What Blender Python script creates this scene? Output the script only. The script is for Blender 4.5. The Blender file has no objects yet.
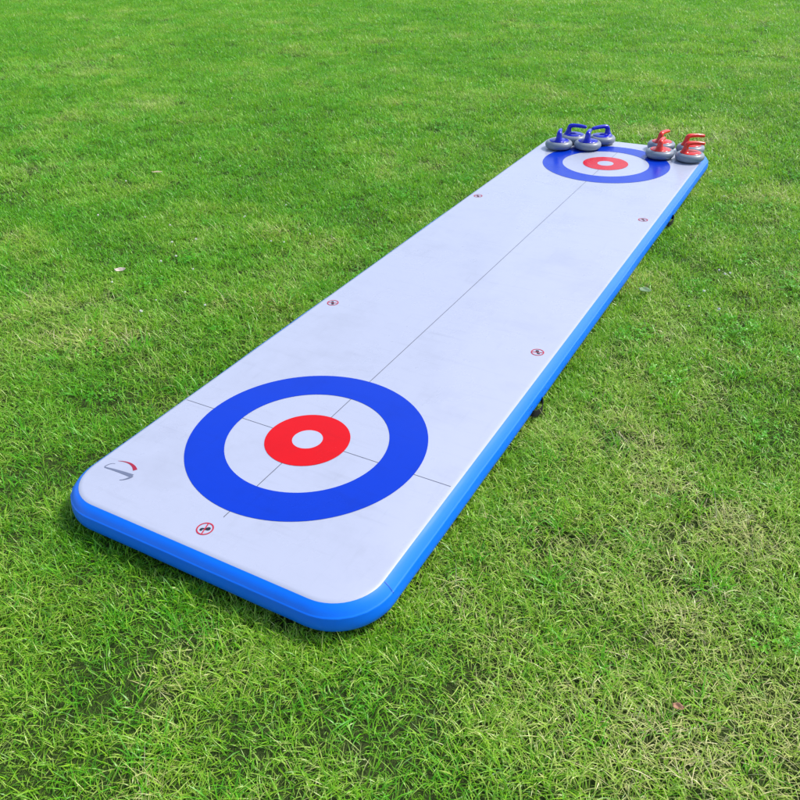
import bpy, bmesh, math, random
import numpy as np
from mathutils import Vector, Matrix, noise as mnoise

random.seed(7)
rng = np.random.default_rng(11)
S = bpy.context.scene
COL = S.collection
R = math.radians

# ------------------------------------------------------------------ camera
TOP = 0.13                                   # height of the mat's playing surface above the soil
cam_data = bpy.data.cameras.new('camera')
cam = bpy.data.objects.new('camera', cam_data)
COL.objects.link(cam)
S.camera = cam
YAW, PITCH, ROLL = -0.52121, 0.58401, 0.02779
CAM = Vector((1.4569, -1.2077, 1.6995 + TOP))
fwd = Vector((math.sin(YAW) * math.cos(PITCH), math.cos(YAW) * math.cos(PITCH), -math.sin(PITCH)))
r0 = Vector((math.cos(YAW), -math.sin(YAW), 0))
d0 = fwd.cross(r0)
rgt = math.cos(ROLL) * r0 + math.sin(ROLL) * d0
dwn = fwd.cross(rgt)
m = Matrix((( rgt.x, -dwn.x, -fwd.x, CAM.x), (rgt.y, -dwn.y, -fwd.y, CAM.y), (rgt.z, -dwn.z, -fwd.z, CAM.z), (0, 0, 0, 1)))
cam.matrix_world = m
FPX = 776.18 / 800
cam_data.sensor_fit = 'HORIZONTAL'
cam_data.sensor_width = 36.0
cam_data.lens = 36.0 * FPX
cam_data.clip_start = 0.05
cam_data.clip_end = 2000

# ------------------------------------------------------------------ light
SUN_EL, SUN_AZ = R(52), R(44)                # azimuth clockwise from +Y: sun to the right, a little behind the mat's far end
w = bpy.data.worlds.new('World')
S.world = w
w.use_nodes = True
nt = w.node_tree
nt.nodes.clear()
sky = nt.nodes.new('ShaderNodeTexSky')
sky.sky_type = 'NISHITA'
sky.sun_disc = False
sky.sun_elevation = SUN_EL
sky.sun_rotation = SUN_AZ
sky.altitude = 50
sky.air_density = 1.0
sky.dust_density = 2.5
sky.ozone_density = 1.0
bg = nt.nodes.new('ShaderNodeBackground')
bg.inputs['Strength'].default_value = 0.10
wo = nt.nodes.new('ShaderNodeOutputWorld')
nt.links.new(sky.outputs[0], bg.inputs[0])
nt.links.new(bg.outputs[0], wo.inputs[0])

sd = bpy.data.lights.new('sun', 'SUN')
sd.energy = 1.5
sd.angle = R(10)
sd.color = (1.0, 0.95, 0.86)
sun = bpy.data.objects.new('sun', sd)
COL.objects.link(sun)
sdir = Vector((math.sin(SUN_AZ) * math.cos(SUN_EL), math.cos(SUN_AZ) * math.cos(SUN_EL), math.sin(SUN_EL)))
sun.rotation_euler = sdir.to_track_quat('Z', 'Y').to_euler()
sun.location = sdir * 30

vs = S.view_settings
vs.view_transform = 'Standard'
vs.look = 'None'
vs.gamma = 1
vs.use_curve_mapping = False
vs.exposure = 1.33
S.cycles.max_bounces = 8
S.cycles.transmission_bounces = 6
S.cycles.use_denoising = True
S.cycles.denoiser = 'OPENIMAGEDENOISE'
S.cycles.denoising_input_passes = 'RGB_ALBEDO_NORMAL'
S.cycles.denoising_prefilter = 'NONE'

# ------------------------------------------------------------------ helpers
def tag(o, label=None, cat=None, group=None, kind=None):
    if label: o['label'] = label
    if cat: o['category'] = cat
    if group: o['group'] = group
    if kind: o['kind'] = kind
    return o

def link(name, me, mat=None, parent=None, smooth=False):
    o = bpy.data.objects.new(name, me)
    COL.objects.link(o)
    if mat and not me.materials: me.materials.append(mat)
    if parent: o.parent = parent
    if smooth:
        me.polygons.foreach_set('use_smooth', [True] * len(me.polygons))
    return o

def mesh(name, verts, faces):
    me = bpy.data.meshes.new(name)
    me.from_pydata([tuple(v) for v in verts], [], faces)
    me.update()
    return me

def empty(name, loc, rz=0):
    o = bpy.data.objects.new(name, None)
    o.empty_display_size = 0.05
    o.location = loc
    o.rotation_euler = (0, 0, rz)
    COL.objects.link(o)
    return o

class NT:
    """small node-tree writer"""
    def __init__(s, name):
        s.m = bpy.data.materials.new(name)
        s.m.use_nodes = True
        s.t = s.m.node_tree
        s.b = s.t.nodes['Principled BSDF']
        s.out = s.t.nodes['Material Output']
    def n(s, kind, **kw):
        x = s.t.nodes.new(kind)
        for k, v in kw.items():
            if k in x.inputs.keys() if hasattr(x.inputs, 'keys') else False:
                x.inputs[k].default_value = v
            else:
                setattr(x, k, v)
        return x
    def l(s, a, b): s.t.links.new(a, b)
    def math(s, op, a, b=None, clamp=False):
        x = s.t.nodes.new('ShaderNodeMath'); x.operation = op; x.use_clamp = clamp
        for i, v in enumerate((a, b)):
            if v is None: continue
            if isinstance(v, (int, float)): x.inputs[i].default_value = v
            else: s.l(v, x.inputs[i])
        return x.outputs[0]
    def mix(s, f, a, b, blend='MIX'):
        x = s.t.nodes.new('ShaderNodeMix'); x.data_type = 'RGBA'; x.blend_type = blend
        for i, v in ((0, f), (6, a), (7, b)):
            if isinstance(v, (int, float)): x.inputs[i].default_value = v
            elif isinstance(v, tuple): x.inputs[i].default_value = (*v, 1)
            else: s.l(v, x.inputs[i])
        return x.outputs[2]
    def noise(s, scale, detail=3, rough=0.5, coord='Object'):
        tc = s.t.nodes.new('ShaderNodeTexCoord')
        x = s.t.nodes.new('ShaderNodeTexNoise')
        x.inputs['Scale'].default_value = scale
        x.inputs['Detail'].default_value = detail
        x.inputs['Roughness'].default_value = rough
        s.l(tc.outputs[coord], x.inputs['Vector'])
        return x.outputs['Fac']

def vinyl(name, col, rough, spec=0.5, bump=0.15, grime=0.06, coat=0.0):
    """printed PVC: slightly uneven sheen, fine weave, faint dirt"""
    q = NT(name)
    n1 = q.noise(2.3, 4); n2 = q.noise(14, 5, 0.6)
    d = q.math('MULTIPLY', q.math('SUBTRACT', n2, 0.5, True), grime * 4)
    c = q.mix(d, col, tuple(x * 0.55 for x in col))
    # scuffs: streaks rubbed along and across the vinyl
    tc = q.t.nodes.new('ShaderNodeTexCoord')
    for rot, sc, thr in ((0.5, (3, 38, 1), 0.55), (-0.9, (30, 4, 1), 0.58), (0.2, (2.2, 2.6, 1), 0.50)):
        mp = q.t.nodes.new('ShaderNodeMapping'); mp.inputs['Rotation'].default_value = (0, 0, rot); mp.inputs['Scale'].default_value = sc
        nz = q.t.nodes.new('ShaderNodeTexNoise'); nz.inputs['Scale'].default_value = 1.0; nz.inputs['Detail'].default_value = 6; nz.inputs['Roughness'].default_value = 0.7
        q.l(tc.outputs['Object'], mp.inputs['Vector']); q.l(mp.outputs[0], nz.inputs['Vector'])
        k = q.math('MULTIPLY', q.math('SUBTRACT', nz.outputs['Fac'], thr, True), 2.0, True)
        c = q.mix(q.math('MULTIPLY', k, min(1.0, grime * 14)), c, tuple(x * 0.68 for x in col))
    q.l(c, q.b.inputs['Base Color'])
    rr = q.math('ADD', q.math('MULTIPLY', q.math('SUBTRACT', n1, 0.5), 0.25), rough)
    q.l(q.math('ADD', rr, q.math('MULTIPLY', n2, 0.08)), q.b.inputs['Roughness'])
    q.b.inputs['Specular IOR Level'].default_value = spec
    q.b.inputs['Coat Weight'].default_value = coat
    q.b.inputs['Coat Roughness'].default_value = 0.15
    bp = q.t.nodes.new('ShaderNodeBump'); bp.inputs['Strength'].default_value = bump; bp.inputs['Distance'].default_value = 0.02
    h = q.math('ADD', q.math('MULTIPLY', q.noise(4, 2), 0.35), q.math('MULTIPLY', q.noise(1.3, 1), 0.6))
    q.l(h, bp.inputs['Height']); q.l(bp.outputs[0], q.b.inputs['Normal'])
    return q.m

M_white = vinyl('white_vinyl', (0.362, 0.394, 0.500), 0.25, 0.40, 0.30, 0.05)
M_side = vinyl('blue_side_vinyl', (0.0, 0.158, 0.84), 0.30, 0.35, 0.35, 0.04)
M_blue = vinyl('blue_print', (0.0, 0.030, 0.42), 0.20, 0.25, 0.30, 0.05)
M_red = vinyl('red_print', (0.52, 0.0, 0.001), 0.20, 0.25, 0.30, 0.05)
M_line = vinyl('dark_line_print', (0.085, 0.092, 0.12), 0.3)
M_signred = vinyl('sign_red_print', (0.42, 0.012, 0.035), 0.3)
M_ink = vinyl('black_print', (0.012, 0.012, 0.02), 0.4)
M_logogrey = vinyl('grey_print', (0.125, 0.145, 0.22), 0.3)
M_under = vinyl('grey_underside', (0.10, 0.11, 0.14), 0.6)
M_web = vinyl('black_webbing', (0.012, 0.012, 0.014), 0.75, 0.3, 0.4)

# ------------------------------------------------------------------ ground
q = NT('soil_and_thatch')
a = q.noise(0.55, 5, 0.6); b = q.noise(45, 5, 0.7); c = q.noise(160, 3, 0.6)
col = q.mix(q.math('MULTIPLY', b, 1.2, True), (0.020, 0.032, 0.008), (0.085, 0.115, 0.035))
col = q.mix(q.math('MULTIPLY', q.math('SUBTRACT', a, 0.35, True), 1.6, True), col, (0.045, 0.10, 0.015))
q.l(col, q.b.inputs['Base Color'])
q.b.inputs['Roughness'].default_value = 0.95
q.b.inputs['Specular IOR Level'].default_value = 0.1
bp = q.t.nodes.new('ShaderNodeBump'); bp.inputs['Distance'].default_value = 0.02
q.l(q.math('ADD', b, c), bp.inputs['Height']); q.l(bp.outputs[0], q.b.inputs['Normal'])
g = 400
ground = link('ground', mesh('ground', [(-g, -g, 0), (g, -g, 0), (g, g, 0), (-g, g, 0)], [(0, 1, 2, 3)]), q.m)
tag(ground, kind='structure')

# ------------------------------------------------------------------ grass
def blade_material(name, ramp, transl=0.42):
    q = NT(name)
    t = q.t.nodes
    tint = t.new('ShaderNodeAttribute'); tint.attribute_name = 'tint'
    along = t.new('ShaderNodeAttribute'); along.attribute_name = 'along'
    dry = t.new('ShaderNodeAttribute'); dry.attribute_name = 'dry'; dry.attribute_type = 'INSTANCER'
    lush = t.new('ShaderNodeAttribute'); lush.attribute_name = 'lush'; lush.attribute_type = 'INSTANCER'
    f = q.math('ADD', q.math('MULTIPLY', tint.outputs['Fac'], 0.62), q.math('MULTIPLY', dry.outputs['Fac'], 0.42), True)
    cr = t.new('ShaderNodeValToRGB')
    e = cr.color_ramp.elements
    e[0].position = ramp[0][0]; e[0].color = (*ramp[0][1], 1)
    e[1].position = ramp[-1][0]; e[1].color = (*ramp[-1][1], 1)
    for p, c in ramp[1:-1]:
        k = e.new(p); k.color = (*c, 1)
    q.l(f, cr.inputs[0])
    # the sheath at a blade's foot is paler and yellower than the blade
    base = q.math('SUBTRACT', 0.32, along.outputs['Fac'], True)
    col = q.mix(q.math('MULTIPLY', base, 2.0, True), cr.outputs[0], (0.22, 0.26, 0.08))
    col = q.mix(q.math('MULTIPLY', lush.outputs['Fac'], 0.55, True), col, (0.10, 0.48, 0.010))
    q.l(col, q.b.inputs['Base Color'])
    q.b.inputs['Roughness'].default_value = 0.36
    q.b.inputs['Specular IOR Level'].default_value = 0.5
    tr = t.new('ShaderNodeBsdfTranslucent')
    q.l(q.mix(0.35, col, (0.38, 0.68, 0.02)), tr.inputs['Color'])
    mx = t.new('ShaderNodeMixShader'); mx.inputs[0].default_value = transl
    q.l(q.b.outputs[0], mx.inputs[1]); q.l(tr.outputs[0], mx.inputs[2]); q.l(mx.outputs[0], q.out.inputs['Surface'])
    return q.m

GREEN = [(0.0, (0.045, 0.19, 0.006)), (0.22, (0.135, 0.40, 0.010)), (0.45, (0.30, 0.56, 0.022)), (0.7, (0.48, 0.61, 0.13)), (1.0, (0.68, 0.62, 0.28))]
STRAW = [(0.0, (0.24, 0.36, 0.045)), (0.35, (0.40, 0.47, 0.11)), (0.7, (0.55, 0.52, 0.24)), (1.0, (0.62, 0.55, 0.36))]
LUSH = [(0.0, (0.05, 0.27, 0.008)), (0.6, (0.13, 0.49, 0.012)), (1.0, (0.27, 0.57, 0.03))]
M_grass = blade_material('grass_blade', GREEN)
M_straw = blade_material('dry_blade', STRAW, 0.25)
M_lush = blade_material('broad_green_blade', LUSH)

def clump(name, mat, n, rad, lmin, lmax, wmin, wmax, lean0, lean1, curl, seed, spread_pow=0.5):
    """a tuft of separate curved, tapering blades; one mesh"""
    g = np.random.default_rng(seed)
    SEG = 4
    V = []; F = []; T = []; A = []
    for i in range(n):
        rr = rad * g.random() ** spread_pow; ph = g.random() * 6.2832
        x, y, z = rr * math.cos(ph), rr * math.sin(ph), -0.004
        L = lmin + (lmax - lmin) * g.random() ** 1.4
        wd = wmin + (wmax - wmin) * g.random()
        az = ph + g.normal(0, 1.3) if g.random() < 0.5 else g.random() * 6.2832
        th = lean0 + (lean1 - lean0) * g.random()          # lean from vertical
        cv = curl * (0.3 + g.random()) * 1.2
        tw = g.normal(0, 0.5); side = g.normal(0, 0.25)
        tint = min(1, max(0, g.normal(0.44, 0.30)))
        base = len(V)
        step = L / SEG
        for k in range(SEG + 1):
            f = k / SEG
            hw = wd * 0.5 * (0.75 + 0.5 * f if f < 0.4 else 0.95 * (1 - ((f - 0.4) / 0.6) ** 1.8))
            a2 = az + tw * f + math.pi / 2
            tilt = 0.35 * math.sin(3 * tint + i)
            ox, oy, oz = math.cos(a2) * hw, math.sin(a2) * hw, hw * tilt
            if k == SEG:
                V.append((x, y, z)); T.append(tint); A.append(1.0)
            else:
                V.append((x - ox, y - oy, z - oz)); V.append((x + ox, y + oy, z + oz))
                T += [tint, tint]; A += [f, f]
            az += side / SEG
            x += step * math.sin(th) * math.cos(az); y += step * math.sin(th) * math.sin(az)
            z = max(0.002 + 0.002 * g.random(), z + step * math.cos(th))
            th = min(th + cv / SEG, 2.3)
        for k in range(SEG - 1):
            p = base + 2 * k
            F.append((p, p + 1, p + 3, p + 2))
        p = base + 2 * (SEG - 1)
        F.append((p, p + 1, p + 2))
    me = mesh(name, V, F)
    me.attributes.new('tint', 'FLOAT', 'POINT').data.foreach_set('value', T)
    me.attributes.new('along', 'FLOAT', 'POINT').data.foreach_set('value', A)
    me.materials.append(mat)
    me.polygons.foreach_set('use_smooth', [True] * len(F))
    return bpy.data.objects.new(name, me)

def clover(name, mat, n, rad, seed):
    g = np.random.default_rng(seed)
    V = []; F = []; T = []; A = []
    for i in range(n):
        rr = rad * g.random() ** 0.5; ph = g.random() * 6.2832
        cx, cy, cz = rr * math.cos(ph), rr * math.sin(ph), 0.018 + 0.025 * g.random()
        tint = g.random()
        rot = g.random() * 6.28; s = 0.0042 + 0.0035 * g.random()
        tx, ty = g.normal(0, 0.25, 2)
        for j in range(3):
            a0 = rot + j * 2.094
            pts = [(0, 0), (0.55, 0.45), (1.25, 0.62), (1.6, 0.28), (1.5, 0), (1.6, -0.28), (1.25, -0.62), (0.55, -0.45)]
            b = len(V)
            for (u, v) in pts:
                dx = s * (u * math.cos(a0) - v * math.sin(a0)); dy = s * (u * math.sin(a0) + v * math.cos(a0))
                V.append((cx + dx, cy + dy, cz + dx * tx + dy * ty + s * 0.25 * abs(v))); T.append(tint); A.append(0.7)
            F.append((b, b + 1, b + 2, b + 3, b + 4)); F.append((b, b + 4, b + 5, b + 6, b + 7))
        b = len(V)                                          # leaf stalk
        V += [(cx - 0.0006, cy, cz), (cx + 0.0006, cy, cz), (cx * 0.8 + 0.0006, cy * 0.8, 0), (cx * 0.8 - 0.0006, cy * 0.8, 0)]
        T += [tint] * 4; A += [0.5] * 4
        F.append((b, b + 1, b + 2, b + 3))
    me = mesh(name, V, F)
    me.attributes.new('tint', 'FLOAT', 'POINT').data.foreach_set('value', T)
    me.attributes.new('along', 'FLOAT', 'POINT').data.foreach_set('value', A)
    me.materials.append(mat)
    return bpy.data.objects.new(name, me)

src = bpy.data.collections.new('grass_sources')             # shapes the lawn is sown from; not placed in the scene
NK = dict(fine=6, mess=4, lush=3, straw=3, clov=2)
order = []
def add(kind, i, o):
    order.append(kind); src.objects.link(o)
idx = 0
for i in range(NK['fine']):
    add('fine', i, clump('tuft_%02d' % idx, M_grass, 120, 0.085, 0.022, 0.060, 0.0022, 0.0042, 0.05, 1.15, 1.0, 100 + i)); idx += 1
for i in range(NK['mess']):
    add('mess', i, clump('tuft_%02d' % idx, M_grass, 85, 0.085, 0.03, 0.085, 0.0019, 0.0036, 0.35, 1.5, 1.1, 200 + i)); idx += 1
for i in range(NK['lush']):
    add('lush', i, clump('tuft_%02d' % idx, M_lush, 34, 0.05, 0.05, 0.115, 0.0026, 0.0046, 0.1, 0.95, 1.3, 300 + i)); idx += 1
for i in range(NK['straw']):
    add('straw', i, clump('tuft_%02d' % idx, M_straw, 30, 0.08, 0.04, 0.11, 0.0013, 0.0026, 0.5, 1.5, 0.9, 400 + i)); idx += 1
for i in range(NK['clov']):
    add('clov', i, clover('tuft_%02d' % idx, M_lush, 26, 0.08, 500 + i)); idx += 1
first = {k: order.index(k) for k in NK}

MX, ML, MR, BULGE = 0.6, 5.0, 0.16, 0.036                   # mat half width, length, corner radius, bulge of its side
def mat_dist(x, y):
    """distance outside the mat's rounded outline (negative inside)"""
    qx = np.abs(x) - (MX + BULGE - MR - BULGE); qy = np.abs(y - ML / 2) - (ML / 2 - MR)
    return np.hypot(np.maximum(qx, 0), np.maximum(qy, 0)) + np.minimum(np.maximum(qx, qy), 0) - MR - BULGE

def fbm(x, y, s, o=0.0):
    return np.array([mnoise.fractal(Vector((a * s + o, b * s - o, o)), 0.6, 2.0, 4) for a, b in zip(x, y)])

def at(u, v, z=0.0):
    """where the sight line through a photograph pixel (800 wide) meets the height z"""
    d = rgt * ((u - 400) / 776.18) + dwn * ((v - 400) / 776.18) + fwd
    return CAM + d * ((z - CAM.z) / d.z)
# worn, straw-coloured patches of the lawn
DRY = [(*at(u, v)[:2], r, a) for u, v, r, a in ((75, 68, 0.8, 0.9), (150, 105, 0.35, 0.9), (420, 112, 0.5, 0.5), (640, 130, 0.5, 0.6), (600, 420, 0.14, 0.6), (640, 445, 0.12, 0.6),
       (735, 540, 0.15, 0.8), (180, 668, 0.14, 0.7), (680, 720, 0.2, 0.6), (690, 640, 0.12, 0.7), (300, 262, 0.3, 0.5), (90, 180, 0.5, 0.4))]
PX = []; PK = []; PS = []; PR = []; PD = []; PL = []
def sow(dist0, dist1, dens, zfun):
    """scatter clumps over the fan of ground in front of the camera between two distances"""
    half = R(27.3) + (R(14) if dist0 > 5 else R(48))
    # area of the annular sector, camera foot as centre
    area = half * (dist1 ** 2 - dist0 ** 2)
    st = 1 / math.sqrt(dens)                                # one clump per cell of a jittered square grid: even cover
    gx, gy = np.meshgrid(np.arange(-dist1, dist1, st), np.arange(-dist1, dist1, st))
    gx = gx.ravel() + rng.random(gx.size) * st; gy = gy.ravel() + rng.random(gx.size) * st
    rr = np.hypot(gx, gy); aa = (np.arctan2(gx, gy) - YAW + math.pi) % (2 * math.pi) - math.pi
    k = (rr >= dist0) & (rr < dist1) & (np.abs(aa) < half)
    x = CAM.x + gx[k]; y = CAM.y + gy[k]; rr = rr[k]
    zfun(x, y, rr)

def kinds(x, y, rr, sc, far, edge=False):
    d = mat_dist(x, y)
    k = (d > 0.0) if not edge else ((d > -0.025) & (d < 0.09))
    x, y, rr, d = x[k], y[k], rr[k], d[k]
    n1 = fbm(x, y, 0.55, 3.1); n2 = fbm(x, y, 1.9, 9.7); n3 = fbm(x, y, 5.0, 21.3); n4 = fbm(x, y, 3.0, 40.7)
    side = 1 / (1 + np.exp(-(x * 0.9 + 0.1 - 0.10 * (y - 1))))          # the lawn right of the mat is drier
    nearf = np.clip((2.2 - y) / 2.2, 0, 1)
    dry = np.clip(0.06 + 0.36 * side + 0.14 * nearf + 0.10 * np.clip((rr - 6) / 4, 0, 1) + 0.50 * n1 + 0.36 * n2 + 0.42 * n3, -0.22, 1.1)
    for px, py, pr, pa in DRY: dry += pa * np.exp(-((x - px) ** 2 + (y - py) ** 2) / pr ** 2)
    dry = np.clip(dry, -0.22, 1.1)
    lush = np.clip(0.84 - 0.75 * side - 0.3 * nearf + 0.5 * n4 - 0.5 * n2, 0, 1)
    u = rng.random(len(x))
    for i in range(len(x)):
        t = u[i]
        if d[i] < 0.07:
            kind = 'fine'
        elif t < 0.02 + 0.10 * max(0, n3[i] + 0.2) * (1.6 if not far else .6): kind = 'lush'
        elif t > 0.985 - 0.24 * max(0, dry[i]) ** 1.4: kind = 'straw'
        elif 0.5 < t < 0.5 + 0.22 * max(0, n4[i] - 0.05) * (1 - nearf[i]): kind = 'clov'
        else: kind = 'mess' if (0.25 + 0.55 * nearf[i] + 0.25 * side[i] + 0.4 * n2[i]) > rng.random() else 'fine'
        PK.append(first[kind] + int(rng.integers(NK[kind])))
        PX.append((x[i], y[i], 0.012 * n2[i]))
        s = sc * (0.8 + 0.4 * rng.random())
        if d[i] < 0.10: s *= 0.78 if rng.random() < 0.75 else 1.15                                       # trodden short along the mat
        PS.append(s)
        PR.append((rng.normal(0, 0.06), rng.normal(0, 0.06), rng.random() * 6.2832))
        PD.append(dry[i]); PL.append(lush[i])

sow(0.0, 3.0, 260, lambda x, y, r: kinds(x, y, r, 0.9, False))
sow(3.0, 6.0, 230, lambda x, y, r: kinds(x, y, r, 0.95, False))
sow(6.0, 11.0, 140, lambda x, y, r: kinds(x, y, r, 1.1, True))
sow(11.0, 24.0, 70, lambda x, y, r: kinds(x, y, r, 1.4, True))

sow(1.0, 7.0, 380, lambda x, y, r: kinds(x, y, r, 0.85, False, True))      # the margin along the mat
me = bpy.data.meshes.new('grass')
me.from_pydata(PX, [], [])
me.attributes.new('pick', 'INT', 'POINT').data.foreach_set('value', np.array(PK, dtype=np.int32))
me.attributes.new('size', 'FLOAT', 'POINT').data.foreach_set('value', np.array(PS, dtype=np.float32))
me.attributes.new('dry', 'FLOAT', 'POINT').data.foreach_set('value', np.array(PD, dtype=np.float32))
me.attributes.new('lush', 'FLOAT', 'POINT').data.foreach_set('value', np.array(PL, dtype=np.float32))
me.attributes.new('turn', 'FLOAT_VECTOR', 'POINT').data.foreach_set('vector', np.array(PR, dtype=np.float32).ravel())
grass = link('grass', me)
tag(grass, 'short green lawn grass with yellow dry blades and clover patches', 'grass', kind='stuff')
ng = bpy.data.node_groups.new('sow_grass', 'GeometryNodeTree')
ng.interface.new_socket('Geometry', in_out='INPUT', socket_type='NodeSocketGeometry')
ng.interface.new_socket('Geometry', in_out='OUTPUT', socket_type='NodeSocketGeometry')
gi = ng.nodes.new('NodeGroupInput'); go = ng.nodes.new('NodeGroupOutput')
ci = ng.nodes.new('GeometryNodeCollectionInfo')
ci.inputs['Collection'].default_value = src
ci.inputs['Separate Children'].default_value = True
ci.inputs['Reset Children'].default_value = True
iop = ng.nodes.new('GeometryNodeInstanceOnPoints')
iop.inputs['Pick Instance'].default_value = True
def named(n, t):
    x = ng.nodes.new('GeometryNodeInputNamedAttribute'); x.data_type = t; x.inputs['Name'].default_value = n
    return [o for o in x.outputs if o.enabled and o.name == 'Attribute'][0]
ng.links.new(gi.outputs[0], iop.inputs['Points'])
ng.links.new(ci.outputs[0], iop.inputs['Instance'])
ng.links.new(named('pick', 'INT'), iop.inputs['Instance Index'])
ng.links.new(named('turn', 'FLOAT_VECTOR'), iop.inputs['Rotation'])
ng.links.new(named('size', 'FLOAT'), iop.inputs['Scale'])
ng.links.new(iop.outputs[0], go.inputs[0])
grass.modifiers.new('sow', 'NODES').node_group = ng

# ------------------------------------------------------------------ the mat
def outline(off, nseg=14, step=0.05):
    """rounded rectangle of the mat grown by off, counter-clockwise"""
    hx, hy, r = MX + off, ML / 2 + off, max(0.01, MR + off)
    P = []
    for cx, cy, a0 in ((hx - r, hy - r, 0), (-hx + r, hy - r, 90), (-hx + r, -hy + r, 180), (hx - r, -hy + r, 270)):
        for k in range(nseg + 1):
            a = R(a0 + 90 * k / nseg)
            P.append((cx + r * math.cos(a), ML / 2 + cy + r * math.sin(a)))
    Q = []                                                  # the straight runs get points too, for ripples
    for i in range(len(P)):
        a, b = P[i], P[(i + 1) % len(P)]
        n = max(1, int(round(math.hypot(MX if abs(a[0] - b[0]) > .3 else 0, 5 if abs(a[1] - b[1]) > 1 else 0) / step))) if math.hypot(a[0] - b[0], a[1] - b[1]) > .2 else 1
        for k in range(n):
            Q.append((a[0] + (b[0] - a[0]) * k / n, a[1] + (b[1] - a[1]) * k / n))
    return Q

mat_root = empty('curling_mat', (0, ML / 2, 0.03))
tag(mat_root, 'long white inflatable curling mat with blue sides lying flat on the lawn', 'curling mat')
def on_mat(name, me, material, parent=None, smooth=False):
    """links a part built in world metres under the mat"""
    o = link(name, me, material, parent or mat_root, smooth)
    if parent is None:
        o.location = (0, -ML / 2, -0.03)
    return o

THK = 0.10
rim = [(-0.016, 0.0), (-0.010, -0.0006), (-0.005, -0.0018), (0.0, -0.0040)]             # the white sheet rolls over at its edge
prof = [(0.0002, -0.0030), (0.0022, -0.0044), (0.0085, -0.0082), (0.0160, -0.0142), (0.0230, -0.0225), (0.0275, -0.0295),
        (0.0292, -0.0318), (0.0308, -0.0328), (0.0321, -0.0343), (0.0328, -0.0362), (0.0331, -0.0384),        # welt where the two strips are joined
        (0.0343, -0.0450), (0.0358, -0.0540), (0.0368, -0.0650), (0.0362, -0.0770), (0.0325, -0.0870), (0.0230, -0.0950), (0.0090, -0.0985), (-0.006, -THK)]
V = []; F = []
rings = [outline(0.0) for _ in prof]
base = outline(0.0)
N = len(base)
grown = [outline(o) for o, z in prof]
for j, (o, z) in enumerate(prof):
    for i in range(N):
        x, y = grown[j][i]
        wob = 0.0022 * mnoise.noise(Vector((x * 2.2, y * 2.2, 0.3))) + 0.0009 * mnoise.noise(Vector((x * 9, y * 9, z * 20)))
        dx, dy = x - base[i][0], y - base[i][1]
        L = math.hypot(dx, dy) or 1
        s = 1 if j > 1 else 0
        if abs(x) > MX - MR and abs(y - ML / 2) > ML / 2 - MR and 2 < j < 12:      # the strip puckers round the corners
            ang = math.atan2(abs(y - ML / 2) - ML / 2 + MR, abs(x) - MX + MR)
            wob += 0.0011 * math.sin(ang * 26 + 2 * mnoise.noise(Vector((x, y, 4)))) * math.sin(2 * ang) * math.sin(math.pi * (j - 2) / 10)
        V.append((x + dx / L * wob * s * (1 if o > 0 else 0), y + dy / L * wob * s * (1 if o > 0 else 0), TOP + z + (0.4 * wob if 2 < j < 15 else 0)))
for j in range(len(prof) - 1):
    for i in range(N):
        k = (i + 1) % N
        F.append((j * N + i, (j + 1) * N + i, (j + 1) * N + k, j * N + k))
on_mat('side_band', mesh('side_band', V, F), M_side, smooth=True)
V2 = []; F2 = []
for o, z in rim: V2 += [(x, y, TOP + 0.0008 + z) for x, y in outline(o)]
F2.append(tuple(range(N)))
for j in range(len(rim) - 1):
    for i in range(N):
        k = (i + 1) % N
        F2.append((j * N + i, (j + 1) * N + i, (j + 1) * N + k, j * N + k))
on_mat('playing_surface', mesh('playing_surface', V2, F2), M_white, smooth=True)
bot = outline(-0.006)
on_mat('underside', mesh('underside', [(x, y, TOP - THK) for x, y in bot], [tuple(reversed(range(N)))]), M_under)
# upper strip's butt joint near the front right corner
def prof_pt(j, i): return Vector(V[j * N + i])
i_best = min(range(N), key=lambda i: (base[i][0] - 0.6) ** 2 + (base[i][1] - 0.17) ** 2)
jv = []; jf = []
for j in range(1, 11):
    p = prof_pt(j, i_best); nrm = Vector((0.8, 0, 0.55)).normalized()
    jv += [p + nrm * 0.0012 + Vector((0, -0.0016, 0)), p + nrm * 0.0012 + Vector((0, 0.0016, 0))]
for j in range(9): jf.append((2 * j, 2 * j + 1, 2 * j + 3, 2 * j + 2))
on_mat('strip_seam', mesh('strip_seam', jv, jf), vinyl('seam_blue', (0.004, 0.10, 0.45), 0.4))

Z1, Z2 = TOP + 0.0014, TOP + 0.0020
def annulus(cx, cy, r0, r1, z, n=128):
    v = []; f = []
    for k in range(n):
        a = 2 * math.pi * k / n
        v += [(cx + r0 * math.cos(a), cy + r0 * math.sin(a), z), (cx + r1 * math.cos(a), cy + r1 * math.sin(a), z)]
    for k in range(n):
        p = 2 * k; s = 2 * ((k + 1) % n)
        f.append((p, p + 1, s + 1, s))
    return v, f
def quads(rects, z):
    v = []; f = []
    for x0, y0, x1, y1 in rects:
        b = len(v); v += [(x0, y0, z), (x1, y0, z), (x1, y1, z), (x0, y1, z)]; f.append((b, b + 1, b + 2, b + 3))
    return v, f
RB, RW, RR, RI = 0.447, 0.304, 0.159, 0.057
Y1, Y2 = 0.634, 4.400
for y in (Y1, Y2):
    t = on_mat('target', mesh('target', *annulus(0, y, RW, RB, Z2)), M_blue)
    on_mat('red_ring', mesh('red_ring', *annulus(0, y, RI, RR, Z2)), M_red, parent=t)
    cv = [(RI * math.cos(k * math.pi / 32), y + RI * math.sin(k * math.pi / 32), Z2) for k in range(64)]
    on_mat('button', mesh('button', cv, [tuple(range(64))]), M_white, parent=t)
lw = 0.0014
on_mat('centre_line', mesh('centre_line', *quads([(-lw, 0.155, lw, 4.85)], Z1)), M_line)
on_mat('tee_line', mesh('tee_line', *quads([(-0.588, Y1 - lw, 0.588, Y1 + lw)], Z1 - 0.0002)), M_line)

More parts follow.
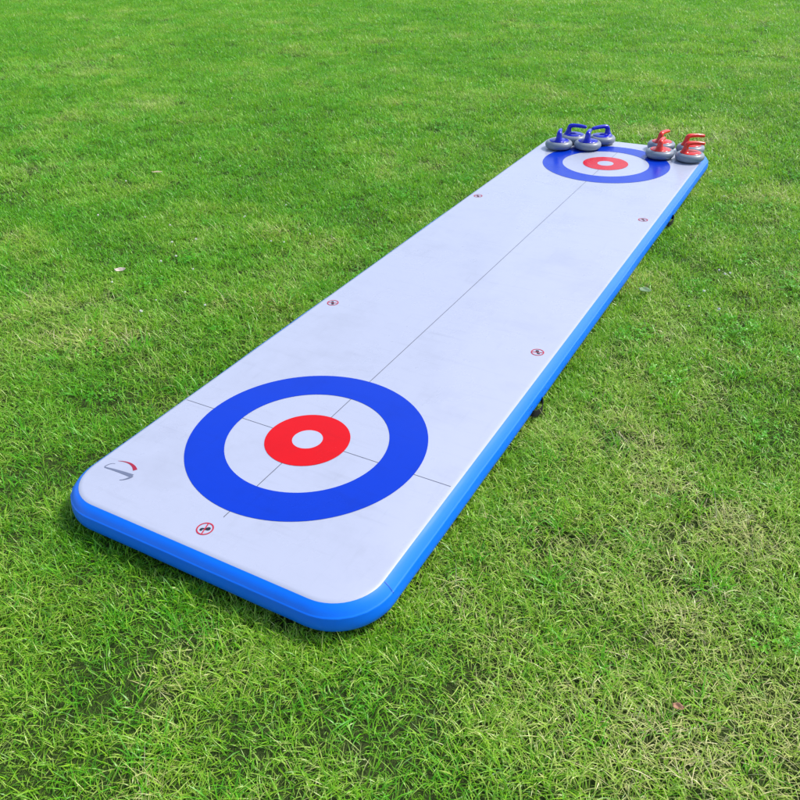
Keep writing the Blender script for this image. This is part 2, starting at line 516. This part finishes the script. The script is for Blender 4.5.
def symbol(cx, cy, rz, s=1.0):
    """no-shoes mark: a red ring with a bar across a black shoe"""
    r1, r0 = 0.0285, 0.0240
    v, f = annulus(0, 0, r0, r1, 0, 48)
    b = len(v); hw = 0.0021
    v += [(-hw, -r0, 0), (hw, -r0, 0), (hw, r0, 0), (-hw, r0, 0)]; f.append((b, b + 1, b + 2, b + 3))
    A = rz + 0.25
    v = [(s * (x * math.cos(A) - y * math.sin(A)) + cx, s * (x * math.sin(A) + y * math.cos(A)) + cy, Z2) for x, y, z in v]
    o = on_mat('no_shoes_symbol', mesh('no_shoes_symbol', v, f), M_signred)
    shoe = [(-0.0165, -0.0062), (-0.0125, -0.0085), (-0.0085, -0.0070), (-0.0075, -0.0030), (-0.0045, -0.0020), (0.0000, -0.0050), (0.0090, -0.0088),
            (0.0160, -0.0072), (0.0185, -0.0015), (0.0170, 0.0045), (0.0105, 0.0070), (0.0030, 0.0040), (-0.0030, 0.0038), (-0.0100, 0.0050), (-0.0150, 0.0030), (-0.0172, -0.0015)]
    A = rz + 0.55
    pv = [(s * (x * math.cos(A) - y * math.sin(A)) + cx, s * (x * math.sin(A) + y * math.cos(A)) + cy, Z1) for x, y in shoe]
    on_mat('shoe_pictogram', mesh('shoe_pictogram', pv, [tuple(range(len(pv)))]), M_ink, parent=o)
symbol(-0.017, 0.084, 0)
for x, y, rz in ((-0.537, 1.629, -1.57), (0.528, 1.62, 1.57), (-0.541, 3.372, -1.57), (0.528, 3.395, 1.57)): symbol(x, y, rz)

# maker's mark in the near left corner: slim grey j with a red swoosh over it
def stroke(pts, ws, z):
    v = []; f = []
    for k, (p, wd) in enumerate(zip(pts, ws)):
        a = Vector(pts[max(0, k - 1)]); b = Vector(pts[min(len(pts) - 1, k + 1)])
        t = (b - a).normalized(); n = Vector((-t.y, t.x)) * wd * 0.5
        v += [(p[0] - n.x, p[1] - n.y, z), (p[0] + n.x, p[1] + n.y, z)]
    for k in range(len(pts) - 1):
        f.append((2 * k, 2 * k + 1, 2 * k + 3, 2 * k + 2))
    return v, f
def bez(*P, n=14):
    out = []
    for k in range(n + 1):
        t = k / n; q2 = [Vector(p) for p in P]
        while len(q2) > 1: q2 = [q2[i].lerp(q2[i + 1], t) for i in range(len(q2) - 1)]
        out.append(tuple(q2[0]))
    return out
p1 = bez((-0.531, 0.196), (-0.543, 0.196), (-0.552, 0.185), (-0.553, 0.166), n=8)
p2 = bez((-0.550, 0.164), (-0.510, 0.170), (-0.470, 0.172), (-0.425, 0.173), n=8)
p3 = bez((-0.425, 0.173), (-0.424, 0.160), (-0.432, 0.146), (-0.448, 0.136), n=8)
vv = []; ff = []
for pts, ws in ((p1, [0.0015 + 0.003 * k / 8 for k in range(9)]), (p2, [0.005 + 0.012 * k / 8 for k in range(9)]), (p3, [0.012 - 0.0100 * k / 8 for k in range(9)])):
    a, b = stroke(pts, ws, Z1 + 0.0002 * (len(vv) > 20) + 0.0002 * (len(vv) > 5)); o = len(vv); vv += a; ff += [tuple(i + o for i in t) for t in b]
lg = on_mat('printed_logo', mesh('printed_logo', vv, ff), M_logogrey)
sw = bez((-0.534, 0.213), (-0.505, 0.226), (-0.470, 0.228), (-0.440, 0.202), n=14)
on_mat('swoosh', mesh('swoosh', *stroke(sw, [0.0015 + 0.014 * (k / 14) ** 1.2 for k in range(15)], Z1)), vinyl('swoosh_red', (0.30, 0.008, 0.03), 0.3), parent=lg)

# ------------------------------------------------------------------ tubes and lathes
def tube(pts, radii, n=14, flat=1.0, up=Vector((0, 0, 1)), caps=True):
    V = []; F = []
    P = [Vector(p) for p in pts]
    ref = Vector((0, 1, 0))
    for k, p in enumerate(P):
        t = (P[min(k + 1, len(P) - 1)] - P[max(k - 1, 0)]).normalized()
        b = ref - t * ref.dot(t); b.normalize(); c = t.cross(b)
        for i in range(n):
            a = 2 * math.pi * i / n
            V.append(p + b * math.cos(a) * radii[k] * flat + c * math.sin(a) * radii[k])
    for k in range(len(P) - 1):
        for i in range(n):
            j = (i + 1) % n
            F.append((k * n + i, k * n + j, (k + 1) * n + j, (k + 1) * n + i))
    if caps:
        F.append(tuple(reversed(range(n)))); F.append(tuple((len(P) - 1) * n + i for i in range(n)))
    return V, F
def lathe(prof, n=48):
    V = []; F = []
    for r, z in prof:
        for i in range(n):
            a = 2 * math.pi * i / n
            V.append((r * math.cos(a), r * math.sin(a), z))
    for k in range(len(prof) - 1):
        for i in range(n):
            j = (i + 1) % n
            F.append((k * n + i, k * n + j, (k + 1) * n + j, (k + 1) * n + i))
    F.append(tuple(reversed(range(n)))); F.append(tuple((len(prof) - 1) * n + i for i in range(n)))
    return V, F
def catmull(P, n=6):
    P = [Vector(p) for p in P]; out = []
    for i in range(len(P) - 1):
        a = P[max(i - 1, 0)]; b = P[i]; c = P[i + 1]; d = P[min(i + 2, len(P) - 1)]
        for k in range(n):
            t = k / n
            out.append(0.5 * ((2 * b) + (c - a) * t + (2 * a - 5 * b + 4 * c - d) * t * t + (3 * b - a - 3 * c + d) * t ** 3))
    out.append(P[-1]); return out

# carry handles: black webbing loops on the right side
for y, dz in ((1.345, 0.0), (3.68, 0.012)):
    pts = [(MX + 0.026, y - 0.062, 0.052), (MX + 0.042, y - 0.048, 0.040), (MX + 0.052, y - 0.018, 0.034 + dz), (MX + 0.054, y + 0.012, 0.035 + dz), (MX + 0.046, y + 0.040, 0.042 + dz), (MX + 0.028, y + 0.062, 0.054)]
    pts = catmull(pts, 6)
    v = []; f = []
    for k, p in enumerate(pts):
        for dx, dz2 in ((-0.0015, -0.015), (0.0015, -0.015), (0.0015, 0.015), (-0.0015, 0.015)):
            v.append((p.x + dx, p.y, p.z + dz2))
    for k in range(len(pts) - 1):
        for i in range(4):
            j = (i + 1) % 4; f.append((4 * k + i, 4 * k + j, 4 * k + 4 + j, 4 * k + 4 + i))
    f += [(3, 2, 1, 0), tuple(4 * (len(pts) - 1) + i for i in range(4))]
    for s in (-1, 1):                                       # welded patches that hold the webbing
        b = len(v); yy = y + s * 0.078
        v += [(MX + 0.036, yy - 0.022, 0.082), (MX + 0.036, yy + 0.022, 0.082), (MX + 0.024, yy + 0.022, 0.044), (MX + 0.024, yy - 0.022, 0.044),
              (MX + 0.030, yy - 0.022, 0.082), (MX + 0.030, yy + 0.022, 0.082), (MX + 0.018, yy + 0.022, 0.044), (MX + 0.018, yy - 0.022, 0.044)]
        f += [(b, b + 3, b + 2, b + 1), (b, b + 1, b + 5, b + 4), (b + 1, b + 2, b + 6, b + 5), (b + 2, b + 3, b + 7, b + 6), (b + 3, b, b + 4, b + 7)]
    on_mat('carry_handle', mesh('carry_handle', v, f), M_web)

# ------------------------------------------------------------------ curling stones
def plastic(name, col, rough, spec=0.5, coat=0.0):
    q = NT(name)
    n = q.noise(30, 4, 0.6)
    q.l(q.mix(q.math('MULTIPLY', q.math('SUBTRACT', n, 0.45, True), 1.2), col, tuple(c * 0.75 for c in col)), q.b.inputs['Base Color'])
    q.l(q.math('ADD', rough - 0.06, q.math('MULTIPLY', n, 0.14)), q.b.inputs['Roughness'])
    q.b.inputs['Specular IOR Level'].default_value = spec
    q.b.inputs['Coat Weight'].default_value = coat; q.b.inputs['Coat Roughness'].default_value = 0.12
    return q.m
M_body = plastic('grey_stone_plastic', (0.175, 0.210, 0.265), 0.33)
M_pad = plastic('dark_sole', (0.03, 0.03, 0.035), 0.6)
M_hblue = plastic('blue_handle_plastic', (0.003, 0.008, 0.42), 0.2, 0.5)
M_hred = plastic('red_handle_plastic', (0.66, 0.018, 0.010), 0.22, 0.55)

body_prof = [(0.062, 0.005), (0.083, 0.0065), (0.093, 0.011), (0.0995, 0.019), (0.102, 0.029), (0.1012, 0.039), (0.097, 0.048), (0.089, 0.0550), (0.080, 0.0588), (0.0745, 0.0600), (0.0735, 0.0585), (0.05, 0.0583)]
disc_prof = [(0.071, 0.0570), (0.0728, 0.0590), (0.0718, 0.0612), (0.062, 0.0640), (0.045, 0.0662), (0.02, 0.0672)]
meshes = {}
meshes['body'] = mesh('stone_body', *lathe(body_prof, 64))
meshes['sole'] = mesh('stone_sole', *lathe([(0.060, 0.0), (0.064, 0.001), (0.066, 0.0052), (0.05, 0.0054)], 48))
for cname in ('blue', 'red'):
    meshes['disc_' + cname] = mesh('stone_disc', *lathe(disc_prof, 56))
    ctrl = [(-0.042, 0, 0.064), (-0.042, 0, 0.072), (-0.040, 0, 0.086), (-0.038, 0, 0.102), (-0.033, 0, 0.1165), (-0.016, 0, 0.1235), (0.020, 0, 0.1245), (0.056, 0, 0.1215), (0.088, 0, 0.1165), (0.0935, 0, 0.1155)]
    rad = [0.033, 0.0255, 0.0200, 0.0172, 0.0168, 0.0152, 0.0138, 0.0134, 0.0118, 0.005]
    cp = catmull(ctrl, 5); cr_ = [r for r in np.interp(np.linspace(0, len(rad) - 1, len(cp)), range(len(rad)), rad)]
    hv, hf = tube(cp, cr_, 16, 1.15)
    # flange: the broad foot of the handle, running along the disc
    fv, ff2 = lathe([(0.040, 0.0625), (0.043, 0.066), (0.040, 0.0700), (0.028, 0.0740), (0.012, 0.0750)], 32)
    fv = [(x * 1.15 - 0.022, y * 0.62, z) for x, y, z in fv]
    o = len(hv); hv = list(hv) + fv; hf = hf + [tuple(i + o for i in t) for t in ff2]
    meshes['handle_' + cname] = mesh('stone_handle', hv, hf)
for k, mt in (('body', M_body), ('sole', M_pad), ('disc_blue', M_hblue), ('disc_red', M_hred), ('handle_blue', M_hblue), ('handle_red', M_hred)):
    meshes[k].materials.append(mt)
    meshes[k].polygons.foreach_set('use_smooth', [True] * len(meshes[k].polygons))

def stone(x, y, az, cname, label):
    r = empty('curling_stone', (x, y, TOP + 0.0022), az)
    tag(r, label, 'curling stone', '%s curling stones on the far end of the mat' % cname)
    for part, key in (('stone_body', 'body'), ('sole', 'sole'), ('top_disc', 'disc_' + cname), ('handle', 'handle_' + cname)):
        link(part, meshes[key], parent=r)
right = math.atan2(rgt.y, rgt.x)                             # heading that runs to the right in the photograph
stone(-0.434, 4.629, right + R(75), 'blue', 'blue handled curling stone in the front row, nearest the left edge of the mat')
stone(-0.233, 4.705, right + R(70), 'blue', 'blue handled curling stone in the front row, the blue one closest to the bullseye')
stone(-0.390, 4.842, right + R(-18), 'blue', 'blue handled curling stone in the back row with its grip pointing right')
stone(-0.180, 4.900, right + R(195), 'blue', 'blue handled curling stone in the back row, rightmost blue, grip pointing left')
stone(0.310, 4.700, right + R(62), 'red', 'red handled curling stone in front, standing on the edge of the blue ring')
stone(0.521, 4.709, right + R(4), 'red', 'red handled curling stone in front, beside the right edge of the mat')
stone(0.270, 4.912, right + R(48), 'red', 'red handled curling stone in the back row, behind the one on the blue ring')
stone(0.482, 4.913, right + R(8), 'red', 'red handled curling stone in the back row at the far right corner of the mat')

# ------------------------------------------------------------------ small things in the lawn
q = NT('clover_petals'); n = q.noise(300, 2)
q.l(q.mix(n, (0.80, 0.80, 0.76), (0.62, 0.60, 0.52)), q.b.inputs['Base Color']); q.b.inputs['Roughness'].default_value = 0.7
M_petal = q.m
bm = bmesh.new()
g = np.random.default_rng(77)
for k in range(34):                                          # a ball of small upturned florets
    zz = -0.5 + 1.5 * (k + 0.5) / 34; rr = math.sqrt(max(0, 1 - zz * zz)); ph = k * 2.39996
    d = Vector((rr * math.cos(ph), rr * math.sin(ph), zz)).normalized()
    e = d.orthogonal().normalized(); f = d.cross(e); l0, l1, wd = 0.002, 0.0075 * (0.85 + 0.3 * g.random()), 0.0016
    vs_ = [bm.verts.new(d * l0), bm.verts.new(d * (l1 * .7) + e * wd), bm.verts.new(d * l1), bm.verts.new(d * (l1 * .7) - e * wd), bm.verts.new(d * (l1 * .75) + f * wd), bm.verts.new(d * (l1 * .75) - f * wd)]
    for t in ((0, 1, 4), (4, 1, 2), (2, 3, 4), (4, 3, 0), (1, 0, 5), (2, 1, 5), (3, 2, 5), (0, 3, 5)):
        bm.faces.new([vs_[i] for i in t])
fl_me = bpy.data.meshes.new('clover_head'); bm.to_mesh(fl_me); bm.free(); fl_me.materials.append(M_petal)
SPOTS = [(200, 158), (240, 166), (281, 174), (126, 181), (145, 217), (245, 216), (196, 239), (284, 242), (310, 234), (271, 241), (172, 242), (286, 205),
         (320, 177), (176, 256), (193, 269), (161, 261), (185, 292), (156, 300), (141, 311), (112, 282), (704, 291), (689, 306), (730, 273), (725, 274), (719, 270), (719, 309),
         (711, 171), (232, 98), (98, 215), (244, 217), (170, 225), (205, 305), (90, 330), (724, 196)]
for i, (u, v) in enumerate(SPOTS):
    o = link('clover_flower', fl_me)
    z = 0.042 + 0.012 * g.random()
    o.location = at(u, v, z); o.rotation_euler = (g.normal(0, .3), g.normal(0, .3), g.random() * 6.28); o.scale = (0.65 + 0.4 * g.random(),) * 3
    tag(o, 'tiny white clover flower head standing among the lawn grass', 'clover flower', 'white clover flowers dotted over the lawn')

def leaf(name, u, v, L, W, az, tilt, col, label, curl=0.5, z=0.045, cat='leaf'):
    q = NT(name + '_skin'); n = q.noise(60, 4)
    q.l(q.mix(n, col, tuple(c * 0.6 for c in col)), q.b.inputs['Base Color']); q.b.inputs['Roughness'].default_value = 0.6
    NX, NY = 9, 4; V = []; F = []
    for i in range(NX + 1):
        t = i / NX; wd = W * (math.sin(math.pi * min(1, t * 0.93 + 0.05)) ** 0.7)
        for j in range(-NY, NY + 1):
            s = j / NY
            V.append(((t - 0.5) * L, s * wd * 0.5, curl * (W * 0.5 * abs(s) ** 1.5 + L * 0.5 * (t - 0.45) ** 2) + 0.002 * math.sin(9 * t + 3 * s)))
    m2 = 2 * NY + 1
    for i in range(NX):
        for j in range(2 * NY): F.append((i * m2 + j, (i + 1) * m2 + j, (i + 1) * m2 + j + 1, i * m2 + j + 1))
    o = link(name, mesh(name, V, F), q.m, smooth=True)
    sm = o.modifiers.new('thick', 'SOLIDIFY'); sm.thickness = 0.0008
    o.location = at(u, v, z); o.rotation_euler = (tilt, 0.1, right + az)
    return tag(o, label, cat)
leaf('dry_leaf', 120, 271, 0.058, 0.030, R(25), 0.3, (0.62, 0.55, 0.46), 'pale curled dry leaf lying in the green grass left of the mat', 0.8)
leaf('dry_leaf', 157, 172, 0.080, 0.020, R(20), 0.2, (0.50, 0.42, 0.26), 'long tan withered leaf lying in the grass at the upper left', 0.3, 0.05)
leaf('dry_leaf', 678, 707, 0.030, 0.018, R(-15), 0.2, (0.42, 0.22, 0.12), 'small rusty brown dry leaf in the grass at the lower right', 0.6, 0.034)
leaf('weed_leaf', 645, 290, 0.065, 0.036, R(-10), 0.25, (0.15, 0.27, 0.12), 'broad pale grey green weed leaf beside the mat\'s right edge', 0.25, 0.05)
